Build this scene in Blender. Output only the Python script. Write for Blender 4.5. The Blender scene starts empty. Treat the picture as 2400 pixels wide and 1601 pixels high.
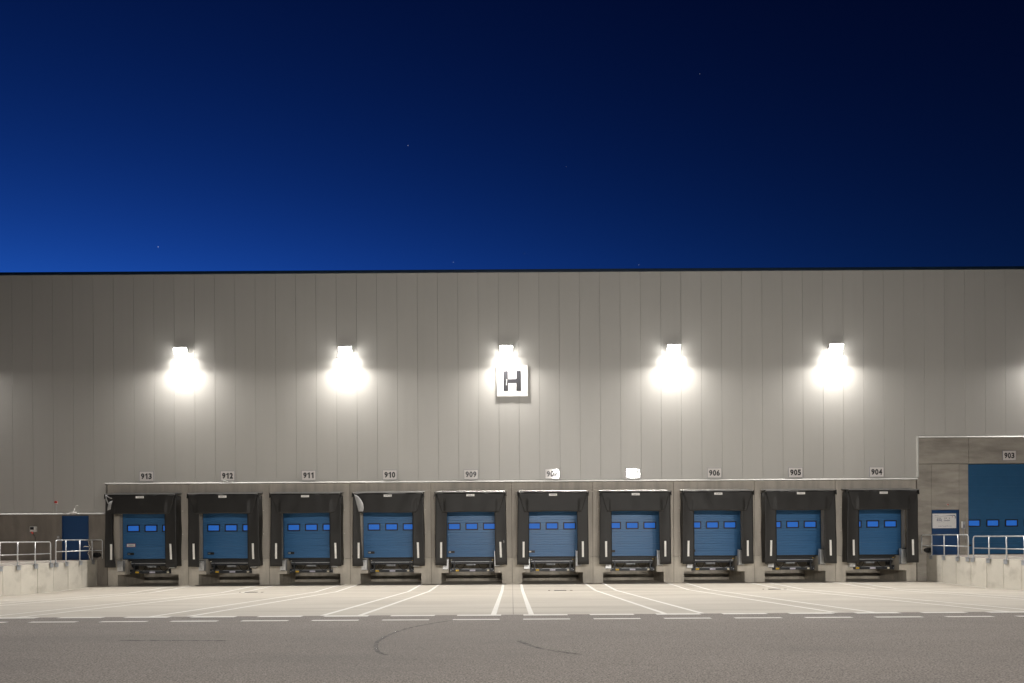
import bpy, math, random
from mathutils import Vector, Matrix, noise as mnoise

# ------------------------------------------------------------------ camera, sky, exposure
sc = bpy.context.scene
col = sc.collection
R = math.radians
CAM_D, CAM_Z = 33.76, 1.82           # metres from the facade, height above the apron at the wall
cd = bpy.data.cameras.new("camera")
cam = bpy.data.objects.new("camera", cd)
col.objects.link(cam)
cam.location = (0, -CAM_D, CAM_Z)
cam.rotation_euler = (Matrix.Rotation(R(90), 3, 'X') @ Matrix.Rotation(-0.0060, 3, 'Z')).to_euler()
cd.sensor_width = 36.0
cd.lens = 24.0
cd.shift_y = 0.2006                  # rising-front lens: verticals stay parallel
cd.clip_start = 0.1
cd.clip_end = 3000
sc.camera = cam

world = bpy.data.worlds.new("World")
sc.world = world
world.use_nodes = True
wn, wl = world.node_tree.nodes, world.node_tree.links
for n in list(wn):
    wn.remove(n)
sky = wn.new("ShaderNodeTexSky")
sky.sky_type = 'NISHITA'
sky.sun_disc = False
sky.sun_elevation = R(-4.8)
sky.sun_rotation = R(-25)            # afterglow to the left of the hall
sky.altitude = 300
sky.air_density = 1.0
sky.dust_density = 0.3
sky.ozone_density = 1.5
wg = wn.new("ShaderNodeGamma")
wg.inputs[1].default_value = 2.1
wt = wn.new("ShaderNodeMix")
wt.data_type = 'RGBA'
wt.blend_type = 'MULTIPLY'
wt.inputs[0].default_value = 1.0
wt.inputs[7].default_value = (0.22, 0.66, 1.0, 1)
wb = wn.new("ShaderNodeBackground")
wb.inputs[1].default_value = 156.0
wo = wn.new("ShaderNodeOutputWorld")
wl.new(sky.outputs[0], wg.inputs[0])
wl.new(wg.outputs[0], wt.inputs[6])
wl.new(wt.outputs[2], wb.inputs[0])
tc = wn.new("ShaderNodeTexCoord")
vo = wn.new("ShaderNodeTexVoronoi")
vo.inputs["Scale"].default_value = 40.0
near = wn.new("ShaderNodeMath")
near.operation = 'LESS_THAN'
near.inputs[1].default_value = 0.022
sepc = wn.new("ShaderNodeSeparateColor")
pick = wn.new("ShaderNodeMath")
pick.operation = 'GREATER_THAN'
pick.inputs[1].default_value = 0.72
both = wn.new("ShaderNodeMath")
both.operation = 'MULTIPLY'
stars = wn.new("ShaderNodeBackground")
stars.inputs[0].default_value = (0.30, 0.32, 0.38, 1)
addw = wn.new("ShaderNodeAddShader")
wl.new(tc.outputs["Generated"], vo.inputs["Vector"])
wl.new(vo.outputs["Distance"], near.inputs[0])
wl.new(vo.outputs["Color"], sepc.inputs[0])
wl.new(sepc.outputs[0], pick.inputs[0])
wl.new(near.outputs[0], both.inputs[0])
wl.new(pick.outputs[0], both.inputs[1])
wl.new(both.outputs[0], stars.inputs[1])
wl.new(wb.outputs[0], addw.inputs[0])
wl.new(stars.outputs[0], addw.inputs[1])
wl.new(addw.outputs[0], wo.inputs[0])

sc.view_settings.view_transform = 'Standard'
sc.view_settings.look = 'None'
sc.view_settings.exposure = 0.0
sc.view_settings.gamma = 1.0
sc.cycles.use_denoising = True
sc.cycles.max_bounces = 8
sc.cycles.sample_clamp_indirect = 6.0

OWN_LAMP_W = 1150.0                   # floodlights on this hall
YARD_LAMP_W = 900.0                # floodlights on the hall across the yard

# ------------------------------------------------------------------ materials
MATS = {}


def nodes_of(name):
    m = bpy.data.materials.new(name)
    m.use_nodes = True
    nt = m.node_tree
    return m, nt, nt.nodes["Principled BSDF"]


def set_in(b, key, v):
    if key in b.inputs:
        b.inputs[key].default_value = v


def mat(name, colr, rough=0.6, metal=0.0, spec=0.5, var=0.12, scale=3.0, bump=0.0, bscale=40.0,
        stretch=(1, 1, 1), dark=None, dscale=1.0, dstretch=(1, 1, 1), dlo=0.45, dhi=0.7, damt=0.5,
        bdist=0.01, rand=0.0, speck=0.0, sscale=60.0):
    """Principled material: base colour with two layers of procedural variation and fine relief."""
    if name in MATS:
        return MATS[name]
    m, nt, b = nodes_of(name)
    N, L = nt.nodes, nt.links
    geo = N.new("ShaderNodeNewGeometry")

    def noisef(sc_, st, detail=5):
        mp = N.new("ShaderNodeMapping")
        mp.inputs["Scale"].default_value = st
        L.new(geo.outputs["Position"], mp.inputs[0])
        nz = N.new("ShaderNodeTexNoise")
        nz.inputs["Scale"].default_value = sc_
        nz.inputs["Detail"].default_value = detail
        nz.inputs["Roughness"].default_value = 0.6
        L.new(mp.outputs[0], nz.inputs[0])
        return nz.outputs[0]

    def mapr(src, a0, a1, b0, b1):
        r = N.new("ShaderNodeMapRange")
        for i, v in enumerate((a0, a1, b0, b1)):
            r.inputs[i + 1].default_value = v
        L.new(src, r.inputs[0])
        return r.outputs[0]

    fac = mapr(noisef(scale, stretch), 0.25, 0.75, 1 - var, 1 + var)

    def mul(a, bb):
        mm = N.new("ShaderNodeMath")
        mm.operation = 'MULTIPLY'
        L.new(a, mm.inputs[0])
        L.new(bb, mm.inputs[1])
        return mm.outputs[0]
    if speck:
        fac = mul(fac, mapr(noisef(sscale, (1, 1, 1), 3), 0.3, 0.7, 1 - speck, 1 + speck))
    if rand:
        oi = N.new("ShaderNodeObjectInfo")
        fac = mul(fac, mapr(oi.outputs["Random"], 0, 1, 1 - rand, 1 + rand))
    vm = N.new("ShaderNodeVectorMath")
    vm.operation = 'SCALE'
    vm.inputs[0].default_value = colr
    L.new(fac, vm.inputs["Scale"])
    out = vm.outputs[0]
    if dark is not None:
        d = mapr(noisef(dscale, dstretch), dlo, dhi, 0, damt)
        mx = N.new("ShaderNodeMix")
        mx.data_type = 'RGBA'
        L.new(d, mx.inputs[0])
        L.new(out, mx.inputs[6])
        mx.inputs[7].default_value = (*dark, 1)
        out = mx.outputs[2]
    L.new(out, b.inputs["Base Color"])
    b.inputs["Roughness"].default_value = rough
    b.inputs["Metallic"].default_value = metal
    set_in(b, "Specular IOR Level", spec)
    if bump:
        bp = N.new("ShaderNodeBump")
        bp.inputs["Strength"].default_value = bump
        bp.inputs["Distance"].default_value = bdist
        L.new(noisef(bscale, stretch), bp.inputs["Height"])
        L.new(bp.outputs[0], b.inputs["Normal"])
    MATS[name] = m
    return m


def emit(name, colr, strength, rough=0.2, base=(0.02, 0.02, 0.02)):
    if name in MATS:
        return MATS[name]
    m, nt, b = nodes_of(name)
    nz = nt.nodes.new("ShaderNodeTexNoise")
    nz.inputs["Scale"].default_value = 1.3
    r = nt.nodes.new("ShaderNodeMapRange")
    r.inputs[3].default_value = strength * 0.9
    r.inputs[4].default_value = strength * 1.1
    g = nt.nodes.new("ShaderNodeNewGeometry")
    nt.links.new(g.outputs["Position"], nz.inputs[0])
    nt.links.new(nz.outputs[0], r.inputs[0])
    nt.links.new(r.outputs[0], b.inputs["Emission Strength"])
    b.inputs["Base Color"].default_value = (*base, 1)
    b.inputs["Roughness"].default_value = rough
    b.inputs["Emission Color"].default_value = (*colr, 1)
    MATS[name] = m
    return m


M_PANEL = mat("wall_panel_paint", (0.455, 0.445, 0.42), rough=0.42, var=0.025, scale=0.5, rand=0.02,
              bump=0.25, bscale=0.9, bdist=0.02, stretch=(1, 1, 0.25),
              dark=(0.40, 0.39, 0.36), dscale=1.2, dstretch=(3, 3, 0.12), dlo=0.5, dhi=0.8, damt=0.25)
M_FASCIA = mat("fascia_blue", (0.006, 0.02, 0.045), rough=0.35, var=0.05)
M_FLASH = mat("flashing_metal", (0.40, 0.395, 0.375), rough=0.5, metal=0.0, spec=0.3, var=0.06, bump=0.2, bscale=3)
M_BACK = mat("panel_tongue", (0.22, 0.215, 0.20), rough=0.9)
M_CONC = mat("precast_concrete", (0.49, 0.45, 0.395), rough=0.85, var=0.16, scale=1.6, stretch=(1, 1, 0.35),
             bump=0.3, bscale=30, rand=0.08, dark=(0.30, 0.275, 0.24), dscale=1.0, dstretch=(2.6, 2.6, 0.22),
             dlo=0.45, dhi=0.75, damt=0.75, speck=0.06, sscale=25)
M_CONC_P = mat("plinth_concrete", (0.57, 0.53, 0.46), rough=0.85, var=0.12, scale=2.0, bump=0.3, bscale=30, rand=0.06,
               dark=(0.36, 0.33, 0.285), dscale=1.2, dstretch=(2.0, 2.0, 0.4), dlo=0.45, dhi=0.75, damt=0.7, speck=0.06, sscale=25)
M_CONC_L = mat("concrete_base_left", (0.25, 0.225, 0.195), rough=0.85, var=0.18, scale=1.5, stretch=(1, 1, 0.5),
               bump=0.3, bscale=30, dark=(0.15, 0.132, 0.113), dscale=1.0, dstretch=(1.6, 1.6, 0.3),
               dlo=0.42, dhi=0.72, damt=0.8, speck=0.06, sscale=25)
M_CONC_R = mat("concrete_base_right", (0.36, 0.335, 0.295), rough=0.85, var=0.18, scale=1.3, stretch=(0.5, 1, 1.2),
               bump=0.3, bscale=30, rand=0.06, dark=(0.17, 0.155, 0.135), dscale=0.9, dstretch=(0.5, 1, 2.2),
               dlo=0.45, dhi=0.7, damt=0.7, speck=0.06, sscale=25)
M_PIT = mat("pit_concrete", (0.52, 0.475, 0.405), rough=0.9, var=0.25, scale=2.0, bump=0.3, bscale=25,
            dark=(0.3, 0.27, 0.22), dscale=1.5, dstretch=(2, 2, 0.4), damt=0.7)
M_RET = mat("retaining_concrete", (0.57, 0.54, 0.475), rough=0.85, var=0.08, scale=1.2, bump=0.25, bscale=40,
            rand=0.05, dark=(0.27, 0.25, 0.21), dscale=1.3, dlo=0.52, dhi=0.78, damt=0.6, speck=0.05)
M_RAMP = mat("ramp_paving", (0.30, 0.26, 0.23), rough=0.85, var=0.12, scale=2, bump=0.3, bscale=30)
M_KERB = mat("kerb_concrete", (0.50, 0.48, 0.44), rough=0.8, var=0.08, scale=3, bump=0.2)
M_APRON = mat("apron_concrete", (0.50, 0.46, 0.395), rough=0.75, var=0.07, scale=0.6, bump=0.25, bscale=50,
              stretch=(0.25, 1.2, 1), dark=(0.32, 0.28, 0.23), dscale=0.55, dstretch=(0.25, 1.6, 1),
              dlo=0.45, dhi=0.75, damt=0.6, speck=0.05, sscale=18)
M_ASPH = mat("asphalt", (0.236, 0.207, 0.184), rough=0.85, var=0.10, scale=0.35, stretch=(0.35, 1.2, 1),
             bump=0.9, bscale=70, bdist=0.012, dark=(0.15, 0.138, 0.13), dscale=0.4, dstretch=(0.5, 1.2, 1),
             dlo=0.5, dhi=0.8, damt=0.6, speck=0.75, sscale=45)
M_GROUND = mat("ground_soil", (0.09, 0.085, 0.07), rough=0.95, var=0.2)
M_PAINT = mat("road_paint", (0.78, 0.76, 0.71), rough=0.6, var=0.06, scale=8, dark=(0.55, 0.5, 0.44), dscale=6,
              dlo=0.52, dhi=0.75, damt=0.5)
M_JOINT = mat("joint_sealant", (0.16, 0.13, 0.105), rough=0.8)
M_FABRIC = mat("shelter_fabric", (0.023, 0.0222, 0.0216), rough=0.55, var=0.12, scale=1.5, bump=0.35, bscale=3.0,
               bdist=0.02, spec=0.4, rand=0.08)
M_FABRIC_IN = mat("torn_fabric_lining", (0.34, 0.34, 0.34), rough=0.45, var=0.15, scale=4)
M_ALU = mat("aluminium", (0.70, 0.69, 0.66), rough=0.3, metal=0.85, var=0.06)
M_GALV = mat("galvanised_steel", (0.62, 0.63, 0.64), rough=0.38, metal=0.65, var=0.14, scale=9)
M_GALV_D = mat("galvanised_plate", (0.42, 0.44, 0.47), rough=0.5, metal=0.5, var=0.12, scale=14)
M_RUB = mat("black_rubber", (0.012, 0.012, 0.012), rough=0.6)
M_STEEL = mat("leveller_steel", (0.022, 0.025, 0.03), rough=0.45, metal=0.2, var=0.15)
M_STRIPE = mat("guide_stripe_white", (0.88, 0.87, 0.84), rough=0.5, var=0.04)
M_DOOR = mat("door_blue", (0.04, 0.142, 0.315), rough=0.38, var=0.05, scale=0.8, rand=0.03, bump=0.15, bscale=1.5)
M_DOOR2 = mat("flush_door_blue", (0.014, 0.060, 0.17), rough=0.45, var=0.06)
M_DOOR3 = mat("gate_blue", (0.02, 0.10, 0.22), rough=0.42, var=0.05)
M_FRAMEB = mat("window_frame_black", (0.010, 0.009, 0.008), rough=0.5)
M_PANE = emit("lit_pane_blue", (0.012, 0.095, 0.40), 0.92, 0.1, (0.03, 0.08, 0.2))
M_WHITE = mat("sign_white", (0.80, 0.79, 0.78), rough=0.35, var=0.02)
M_PLATE = mat("plate_white", (0.72, 0.69, 0.67), rough=0.065, var=0.02, spec=0.5)
M_BLACK = mat("print_black", (0.012, 0.012, 0.014), rough=0.35)
M_HPRINT = mat("print_charcoal", (0.03, 0.03, 0.035), rough=0.3)
M_NAVY = mat("print_navy", (0.02, 0.025, 0.12), rough=0.4)
M_GREYP = mat("print_grey", (0.25, 0.25, 0.28), rough=0.4)
M_YELLOW = mat("label_yellow", (0.75, 0.47, 0.03), rough=0.5)
M_CREAM = mat("label_cream", (0.75, 0.70, 0.55), rough=0.5)
M_LILAC = mat("label_pale", (0.62, 0.60, 0.70), rough=0.5)
M_RED = mat("red_plastic", (0.45, 0.03, 0.02), rough=0.4)
M_PLASTIC = mat("white_plastic", (0.75, 0.74, 0.72), rough=0.4)
M_ROPE = mat("pale_rope", (0.65, 0.60, 0.52), rough=0.8)
M_LENS = emit("lamp_lens", (1.0, 0.97, 0.92), 60.0)
M_LAMPBODY = mat("lamp_housing", (0.35, 0.35, 0.34), rough=0.45, metal=0.4)


def tyre_material():
    m, nt, b = nodes_of("tyre_rubber_mark")
    N, L = nt.nodes, nt.links
    b.inputs["Base Color"].default_value = (0.045, 0.042, 0.042, 1)
    b.inputs["Roughness"].default_value = 0.7
    tr = N.new("ShaderNodeBsdfTransparent")
    mix = N.new("ShaderNodeMixShader")
    g = N.new("ShaderNodeNewGeometry")
    nz = N.new("ShaderNodeTexNoise")
    nz.inputs["Scale"].default_value = 9
    nz.inputs["Detail"].default_value = 6
    mr = N.new("ShaderNodeMapRange")
    mr.inputs[1].default_value = 0.35
    mr.inputs[2].default_value = 0.7
    mr.inputs[3].default_value = 0.1
    mr.inputs[4].default_value = 0.75
    L.new(g.outputs["Position"], nz.inputs[0])
    L.new(nz.outputs[0], mr.inputs[0])
    L.new(mr.outputs[0], mix.inputs[0])
    L.new(tr.outputs[0], mix.inputs[1])
    L.new(b.outputs[0], mix.inputs[2])
    L.new(mix.outputs[0], N["Material Output"].inputs[0])
    return m


M_TYRE = tyre_material()


# ------------------------------------------------------------------ builders
class MB:
    def __init__(s):
        s.v, s.f = [], []

    def add(s, vs, fs):
        o = len(s.v)
        s.v += [tuple(v) for v in vs]
        s.f += [tuple(i + o for i in f) for f in fs]
        return s

    def box(s, x0, x1, y0, y1, z0, z1):
        return s.add([(x0, y0, z0), (x1, y0, z0), (x1, y1, z0), (x0, y1, z0),
                      (x0, y0, z1), (x1, y0, z1), (x1, y1, z1), (x0, y1, z1)],
                     [(0, 3, 2, 1), (4, 5, 6, 7), (0, 1, 5, 4), (1, 2, 6, 5), (2, 3, 7, 6), (3, 0, 4, 7)])

    def prism_xz(s, poly, y0, y1):
        """polygon in X,Z (counter-clockwise seen from -Y) extruded along Y"""
        n = len(poly)
        vs = [(x, y0, z) for x, z in poly] + [(x, y1, z) for x, z in poly]
        fs = [tuple(range(n)), tuple(range(2 * n - 1, n - 1, -1))]
        fs += [((i + 1) % n, i, i + n, (i + 1) % n + n) for i in range(n)]
        return s.add(vs, fs)

    def prism_yz(s, poly, x0, x1):
        n = len(poly)
        vs = [(x0, y, z) for y, z in poly] + [(x1, y, z) for y, z in poly]
        fs = [tuple(range(n)), tuple(range(2 * n - 1, n - 1, -1))]
        fs += [((i + 1) % n, i, i + n, (i + 1) % n + n) for i in range(n)]
        return s.add(vs, fs)

    def tube(s, pts, r, n=10, cap=True):
        pts = [Vector(p) for p in pts]
        rings = []
        for i, p in enumerate(pts):
            a = pts[max(0, i - 1)]
            b = pts[min(len(pts) - 1, i + 1)]
            t = (b - a).normalized()
            up = Vector((0, 0, 1)) if abs(t.z) < 0.9 else Vector((1, 0, 0))
            u = t.cross(up).normalized()
            w = t.cross(u).normalized()
            rings.append([p + u * (r * math.cos(2 * math.pi * k / n)) + w * (r * math.sin(2 * math.pi * k / n))
                          for k in range(n)])
        vs = [v for rg in rings for v in rg]
        fs = []
        for i in range(len(pts) - 1):
            for k in range(n):
                k2 = (k + 1) % n
                fs.append((i * n + k, i * n + k2, (i + 1) * n + k2, (i + 1) * n + k))
        if cap:
            fs.append(tuple(range(n - 1, -1, -1)))
            fs.append(tuple((len(pts) - 1) * n + k for k in range(n)))
        return s.add(vs, fs)

    def grid(s, nu, nv, fn):
        vs = [fn(i / nu, j / nv) for j in range(nv + 1) for i in range(nu + 1)]
        fs = [(j * (nu + 1) + i, j * (nu + 1) + i + 1, (j + 1) * (nu + 1) + i + 1, (j + 1) * (nu + 1) + i)
              for j in range(nv) for i in range(nu)]
        return s.add(vs, fs)

    def mesh(s, name):
        me = bpy.data.meshes.new(name)
        me.from_pydata(s.v, [], s.f)
        me.validate()
        me.update()
        return me

    def build(s, name, m, parent=None, smooth=False, bevel=0.0, solid=0.0, loc=None):
        me = s.mesh(name)
        return obj(name, me, m, parent, smooth, bevel, solid, loc)


def obj(name, me, m, parent=None, smooth=False, bevel=0.0, solid=0.0, loc=None):
    if m is not None and not me.materials:
        me.materials.append(m)
    o = bpy.data.objects.new(name, me)
    col.objects.link(o)
    if parent is not None:
        o.parent = parent
    if loc is not None:
        o.location = loc
    if smooth:
        for p in me.polygons:
            p.use_smooth = True
    if solid:
        md = o.modifiers.new("thickness", 'SOLIDIFY')
        md.thickness = solid
        md.offset = 0
    if bevel:
        md = o.modifiers.new("edge", 'BEVEL')
        md.width = bevel
        md.segments = 2
        md.limit_method = 'ANGLE'
        md.angle_limit = R(40)
    return o


def tag(o, label, cat, group=None):
    o["label"] = label
    o["category"] = cat
    if group:
        o["group"] = group
    return o


def thing(name, loc, label, cat, group=None, rot=None):
    o = bpy.data.objects.new(name, None)
    o.empty_display_size = 0.2
    col.objects.link(o)
    o.location = loc
    if rot:
        o.rotation_euler = rot
    return tag(o, label, cat, group)


def structure(o):
    o["kind"] = "structure"
    return o


def text_mesh(txt, height, width=None, bold=0.0, shear=0.0, spacing=1.0):
    """flat lettering in the XZ plane facing -Y, centred on the origin"""
    cu = bpy.data.curves.new("lettering", 'FONT')
    cu.body = txt
    cu.size = 1.0
    cu.offset = bold
    cu.shear = shear
    cu.space_character = spacing
    cu.resolution_u = 4
    cu.extrude = 0.0
    to = bpy.data.objects.new("lettering", cu)
    col.objects.link(to)
    dg = bpy.context.evaluated_depsgraph_get()
    me = bpy.data.meshes.new_from_object(to.evaluated_get(dg))
    bpy.data.objects.remove(to)
    bpy.data.curves.remove(cu)
    xs = [v.co.x for v in me.vertices]
    ys = [v.co.y for v in me.vertices]
    x0, x1, y0, y1 = min(xs), max(xs), min(ys), max(ys)
    sy = height / (y1 - y0)
    sx = (width / (x1 - x0)) if width else sy
    for v in me.vertices:
        x = (v.co.x - (x0 + x1) / 2) * sx
        z = (v.co.y - (y0 + y1) / 2) * sy
        v.co = (x, 0, z)
    me.materials.clear()
    return me


BAYS = [(-18 + 4 * i, 913 - i) for i in range(10)]
BAYWORD = {913: "the leftmost bay", 912: "the second bay from the left", 911: "the third bay from the left",
           910: "the fourth bay from the left", 909: "the bay just left of the H sign", 908: "the bay just right of the H sign",
           907: "the fourth bay from the right", 906: "the third bay from the right", 905: "the second bay from the right",
           904: "the rightmost bay"}
DOCK = 1.30                    # dock level
GY = [(2.7, 0.03), (0.0, 0.02), (-4.47, -0.066), (-17.84, 0.24)]


def apron_z(y):
    for (ya, za), (yb, zb) in zip(GY, GY[1:]):
        if ya >= y >= yb:
            return za + (zb - za) * (ya - y) / (ya - yb)
    return GY[-1][1]


def ramp_z(y):
    prof = [(0.3, 1.31), (-7.0, 1.14), (-19.0, 0.26)]
    for (ya, za), (yb, zb) in zip(prof, prof[1:]):
        if ya >= y >= yb:
            return za + (zb - za) * (ya - y) / (ya - yb)
    return prof[-1][1]


# ------------------------------------------------------------------ ground
EDGE_Y, EDGE_Z = -17.84, 0.24
g = MB()
g.box(-600, 600, -900, 900, -0.9, -0.35)
structure(g.build("ground", M_GROUND))

a = MB()
ys = [2.7, 0.0, -2.2, -4.3, -4.47, -4.64, -8, -12, EDGE_Y]
nx = 40
a.grid(nx, len(ys) - 1, lambda u, v: (-20.6 + 41.2 * u, ys[round(v * (len(ys) - 1))],
                                      apron_z(ys[round(v * (len(ys) - 1))])))
apron = structure(a.build("concrete_apron", M_APRON))
s_ = MB().box(-120, 120, -47.9, EDGE_Y, EDGE_Z - 0.25, EDGE_Z)
asphalt = structure(s_.build("asphalt_yard", M_ASPH))


def strip(pts, w, dz, zf):
    """flat ribbon along points (x, y) lying dz above the surface"""
    m = MB()
    vs = []
    for i, (x, y) in enumerate(pts):
        ax, ay = pts[max(0, i - 1)]
        bx, by = pts[min(len(pts) - 1, i + 1)]
        dx, dy = bx - ax, by - ay
        l = math.hypot(dx, dy)
        px, py = -dy / l * w / 2, dx / l * w / 2
        vs += [(x - px, y - py, zf(y) + dz), (x + px, y + py, zf(y) + dz)]
    m.add(vs, [(2 * i, 2 * i + 1, 2 * i + 3, 2 * i + 2) for i in range(len(pts) - 1)])
    return m


lane = [(0, -0.12), (0, -2.2), (0, -4.3), (0, -4.47), (0, -4.64), (0, -8), (0, -12), (0, EDGE_Y + 0.02)]
for k in range(-4, 5):
    for s in (-1, 1):
        strip([(4 * k + s * 0.44 - 0.0, y) for _, y in lane], 0.125, 0.004, apron_z).build("lane_line", M_PAINT, apron)
for s in (-1, 1):
    strip([(s * 20.33, y) for _, y in lane], 0.10, 0.004, apron_z).build("lane_line", M_PAINT, apron)
# slab joints
for x in range(-16, 17, 8):
    strip([(x + 0.02, y) for _, y in lane], 0.014, 0.003, apron_z).build("slab_joint", M_JOINT, apron)
strip([(-20.4, -4.47), (0, -4.47), (20.4, -4.47)], 0.03, 0.004, apron_z).build("slab_joint", M_JOINT, apron)
strip([(-20.4, -11.2), (0, -11.2), (20.4, -11.2)], 0.02, 0.003, apron_z).build("slab_joint", M_JOINT, apron)
for x in (-11.2, 2.06, 11.25):
    d = MB()
    z = apron_z(-4.47)
    d.box(x - 0.26, x + 0.26, -4.56, -4.38, z - 0.05, z + 0.012)
    for i in range(12):
        xx = x - 0.24 + i * 0.042
        d.box(xx, xx + 0.02, -4.545, -4.395, z + 0.012, z + 0.02)
    d.build("drain_grate", M_STEEL, apron)
    for dx in (-0.48, 0.44, 0.5):
        MB().tube([(x + dx, -4.47, z - 0.02), (x + dx, -4.47, z + 0.02)], 0.03, 10).build("drain_bolt", M_JOINT, apron)
# dashed lines on the asphalt
for row_y, w in ((EDGE_Y - 0.12, 0.24), (EDGE_Y - 1.05, 0.17)):
    for k in range(-24, 25):
        x0 = -1.30 + k * 1.535
        if row_y > -18.2:
            x0 += 0.02
        strip([(x0, row_y), (x0 + 1.02, row_y)], w, 0.005, lambda y: EDGE_Z).build("dash_mark", M_PAINT, asphalt)
for pts, w in (([(-1.2, -19.1), (-1.49, -19.31), (-2.07, -20.5), (-2.27, -21.97), (-2.2, -22.77), (-2.03, -23.44),
                 (-1.85, -23.73)], 0.07),
               ([(0.1, -22.3), (0.35, -23.0), (0.6, -23.4), (1.0, -23.8)], 0.09),
               ([(-6.8, -21.95), (-6.0, -22.0), (-5.2, -22.05), (-4.9, -22.08)], 0.10)):
    sm = []
    for i in range(len(pts) - 1):
        p0 = pts[max(0, i - 1)]
        p1, p2 = pts[i], pts[i + 1]
        p3 = pts[min(len(pts) - 1, i + 2)]
        for t in [j / 6 for j in range(6)]:
            sm.append(tuple(0.5 * (2 * p1[c] + (p2[c] - p0[c]) * t + (2 * p0[c] - 5 * p1[c] + 4 * p2[c] - p3[c]) * t * t
                                   + (3 * p1[c] - p0[c] - 3 * p2[c] + p3[c]) * t ** 3) for c in (0, 1)))
    sm.append(pts[-1])
    strip(sm, w, 0.004, lambda y: EDGE_Z).build("tyre_mark", M_TYRE, asphalt)

# ramps either side of the sunken apron
for s, nm in ((-1, "ramp_left"), (1, "ramp_right")):
    r = MB()
    prof = [(0.28, 1.31), (-7.0, 1.14), (-19.0, 0.26), (-19.0, -0.3), (0.28, -0.3)]
    x0, x1 = (-40, -20.66) if s < 0 else (20.66, 40)
    r.prism_yz(prof, x0, x1)
    o = structure(r.build(nm, M_RAMP))
    for k in range(2):
        kb = MB()
        pts = [(-0.35 if s > 0 else -0.35, 0), (-7, 0), (-18.5, 0)]
        vs = []
        xk = s * (21.4 + 0.0 * k)
        if k == 1:
            continue
        for y in (-1.9, -3.5, -7.0, -18.5):
            z = ramp_z(y)
            for dx, dz in ((-0.06, -0.05), (0.06, -0.05), (0.06, 0.07), (-0.06, 0.07)):
                vs.append((xk + dx, y, z + dz))
        fs = []
        for i in range(3):
            for q in range(4):
                q2 = (q + 1) % 4
                fs.append((i * 4 + q, i * 4 + q2, i * 4 + 4 + q2, i * 4 + 4 + q))
        fs += [(0, 1, 2, 3), (15, 14, 13, 12)]
        kb.add(vs, fs)
        kb.build("kerb", M_KERB, o)

# ------------------------------------------------------------------ the hall
hall = thing("warehouse", (0, 0, 0), "long pale grey panel-clad warehouse hall with concrete base and dark roof edge", "building")
TOP = 15.36
PX0 = -0.6
P_FRONT = -0.08


def base_top(x):
    return 3.66 if x < -20.05 else (5.13 if x < 20.02 else 7.18)


rnd = random.Random(7)
for n in range(-36, 36):
    x0, x1 = PX0 + n + 0.005, PX0 + n + 1 - 0.005
    zb0, zb1 = base_top(x0), base_top(x1)
    if zb0 == zb1:
        poly = [(x0, zb0), (x1, zb0), (x1, TOP), (x0, TOP)]
    else:
        xs = -20.05 if x0 < 0 else 20.02
        poly = [(x0, zb0), (xs, zb0), (xs, zb1), (x1, zb1), (x1, TOP), (x0, TOP)]
    m = MB().prism_xz(poly, P_FRONT, -0.055)
    m.build("wall_panel", M_PANEL, hall, bevel=0.004)
# backing shell behind the panels and the rest of the hall
sh = MB()
sh.box(-36.6, -20.1, -0.05, 0.29, 3.64, 15.3)
sh.box(-20.1, 20.06, -0.05, 0.29, 5.08, 15.3)
sh.box(20.06, 36.4, -0.05, 0.29, 7.14, 15.3)
sh.build("wall_backing", M_BACK, hall)
bd = MB()
bd.box(-36.6, 36.4, 3.2, 60, -0.3, 15.2)
bd.box(-36.6, 36.4, 0.31, 3.19, 4.6, 15.2)
bd.build("hall_body", M_PANEL, hall)
MB().box(-36.8, 36.6, -0.16, 1.2, TOP, TOP + 0.13).build("roof_fascia", M_FASCIA, hall, bevel=0.01)
MB().box(-36.6, 36.4, 1.21, 60, 15.2, 15.36).build("roof", M_BACK, hall)


def flash(x0, x1, z):
    f = MB()
    f.prism_yz([(-0.15, z - 0.055), (-0.15, z - 0.035), (-0.082, z + 0.03), (-0.082, z + 0.055), (-0.06, z + 0.055), (0.0, z - 0.03), (0.0, z - 0.055)], x0, x1)
    f.build("drip_flashing", M_FLASH, hall)


flash(-36.6, -20.06, 3.60)
flash(-20.05, 20.02, 5.075)
flash(20.03, 36.4, 7.125)
MB().box(20.0, 20.07, -0.14, -0.005, 5.135, 7.15).build("drip_flashing", M_FLASH, hall)
MB().box(-20.09, -20.02, -0.10, -0.005, 3.66, 5.02).build("drip_flashing", M_PANEL, hall)

# concrete base: one portal-shaped element per bay above dock level, a plinth either side of each pit below it
TH = 0.28
UP = [(-1.99, DOCK + 0.012), (-1.41, DOCK + 0.012), (-1.41, 4.37), (1.41, 4.37), (1.41, DOCK + 0.012),
      (1.99, DOCK + 0.012), (1.99, 5.02), (-1.99, 5.02)]
LOL = [(-1.99, -0.3), (-1.5, -0.3), (-1.5, 0.55), (-1.14, 0.55), (-1.14, DOCK), (-1.99, DOCK)]
LOR = [(-x, z) for x, z in reversed(LOL)]
me_up = MB().prism_xz(UP, 0.0, TH).mesh("concrete_element")
me_ll = MB().prism_xz(LOL, 0.0, TH).mesh("concrete_plinth")
me_lr = MB().prism_xz(LOR, 0.0, TH).mesh("concrete_plinth")
pit = MB()
pit.box(-1.75, -1.505, TH + 0.002, 2.45, -0.3, 0.548)
pit.box(1.505, 1.75, TH + 0.002, 2.45, -0.3, 0.548)
pit.box(-1.75, -1.145, TH + 0.002, 2.45, 0.55, 1.2)
pit.box(1.145, 1.75, TH + 0.002, 2.45, 0.55, 1.2)
pit.box(-1.9, 1.9, 2.452, 2.6, -0.3, 0.17)
pit.box(-1.9, 1.9, 2.70, 2.8, 0.0, 0.5)
pit.box(-1.9, 1.9, 2.452, 2.6, 0.33, 1.3)
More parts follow.
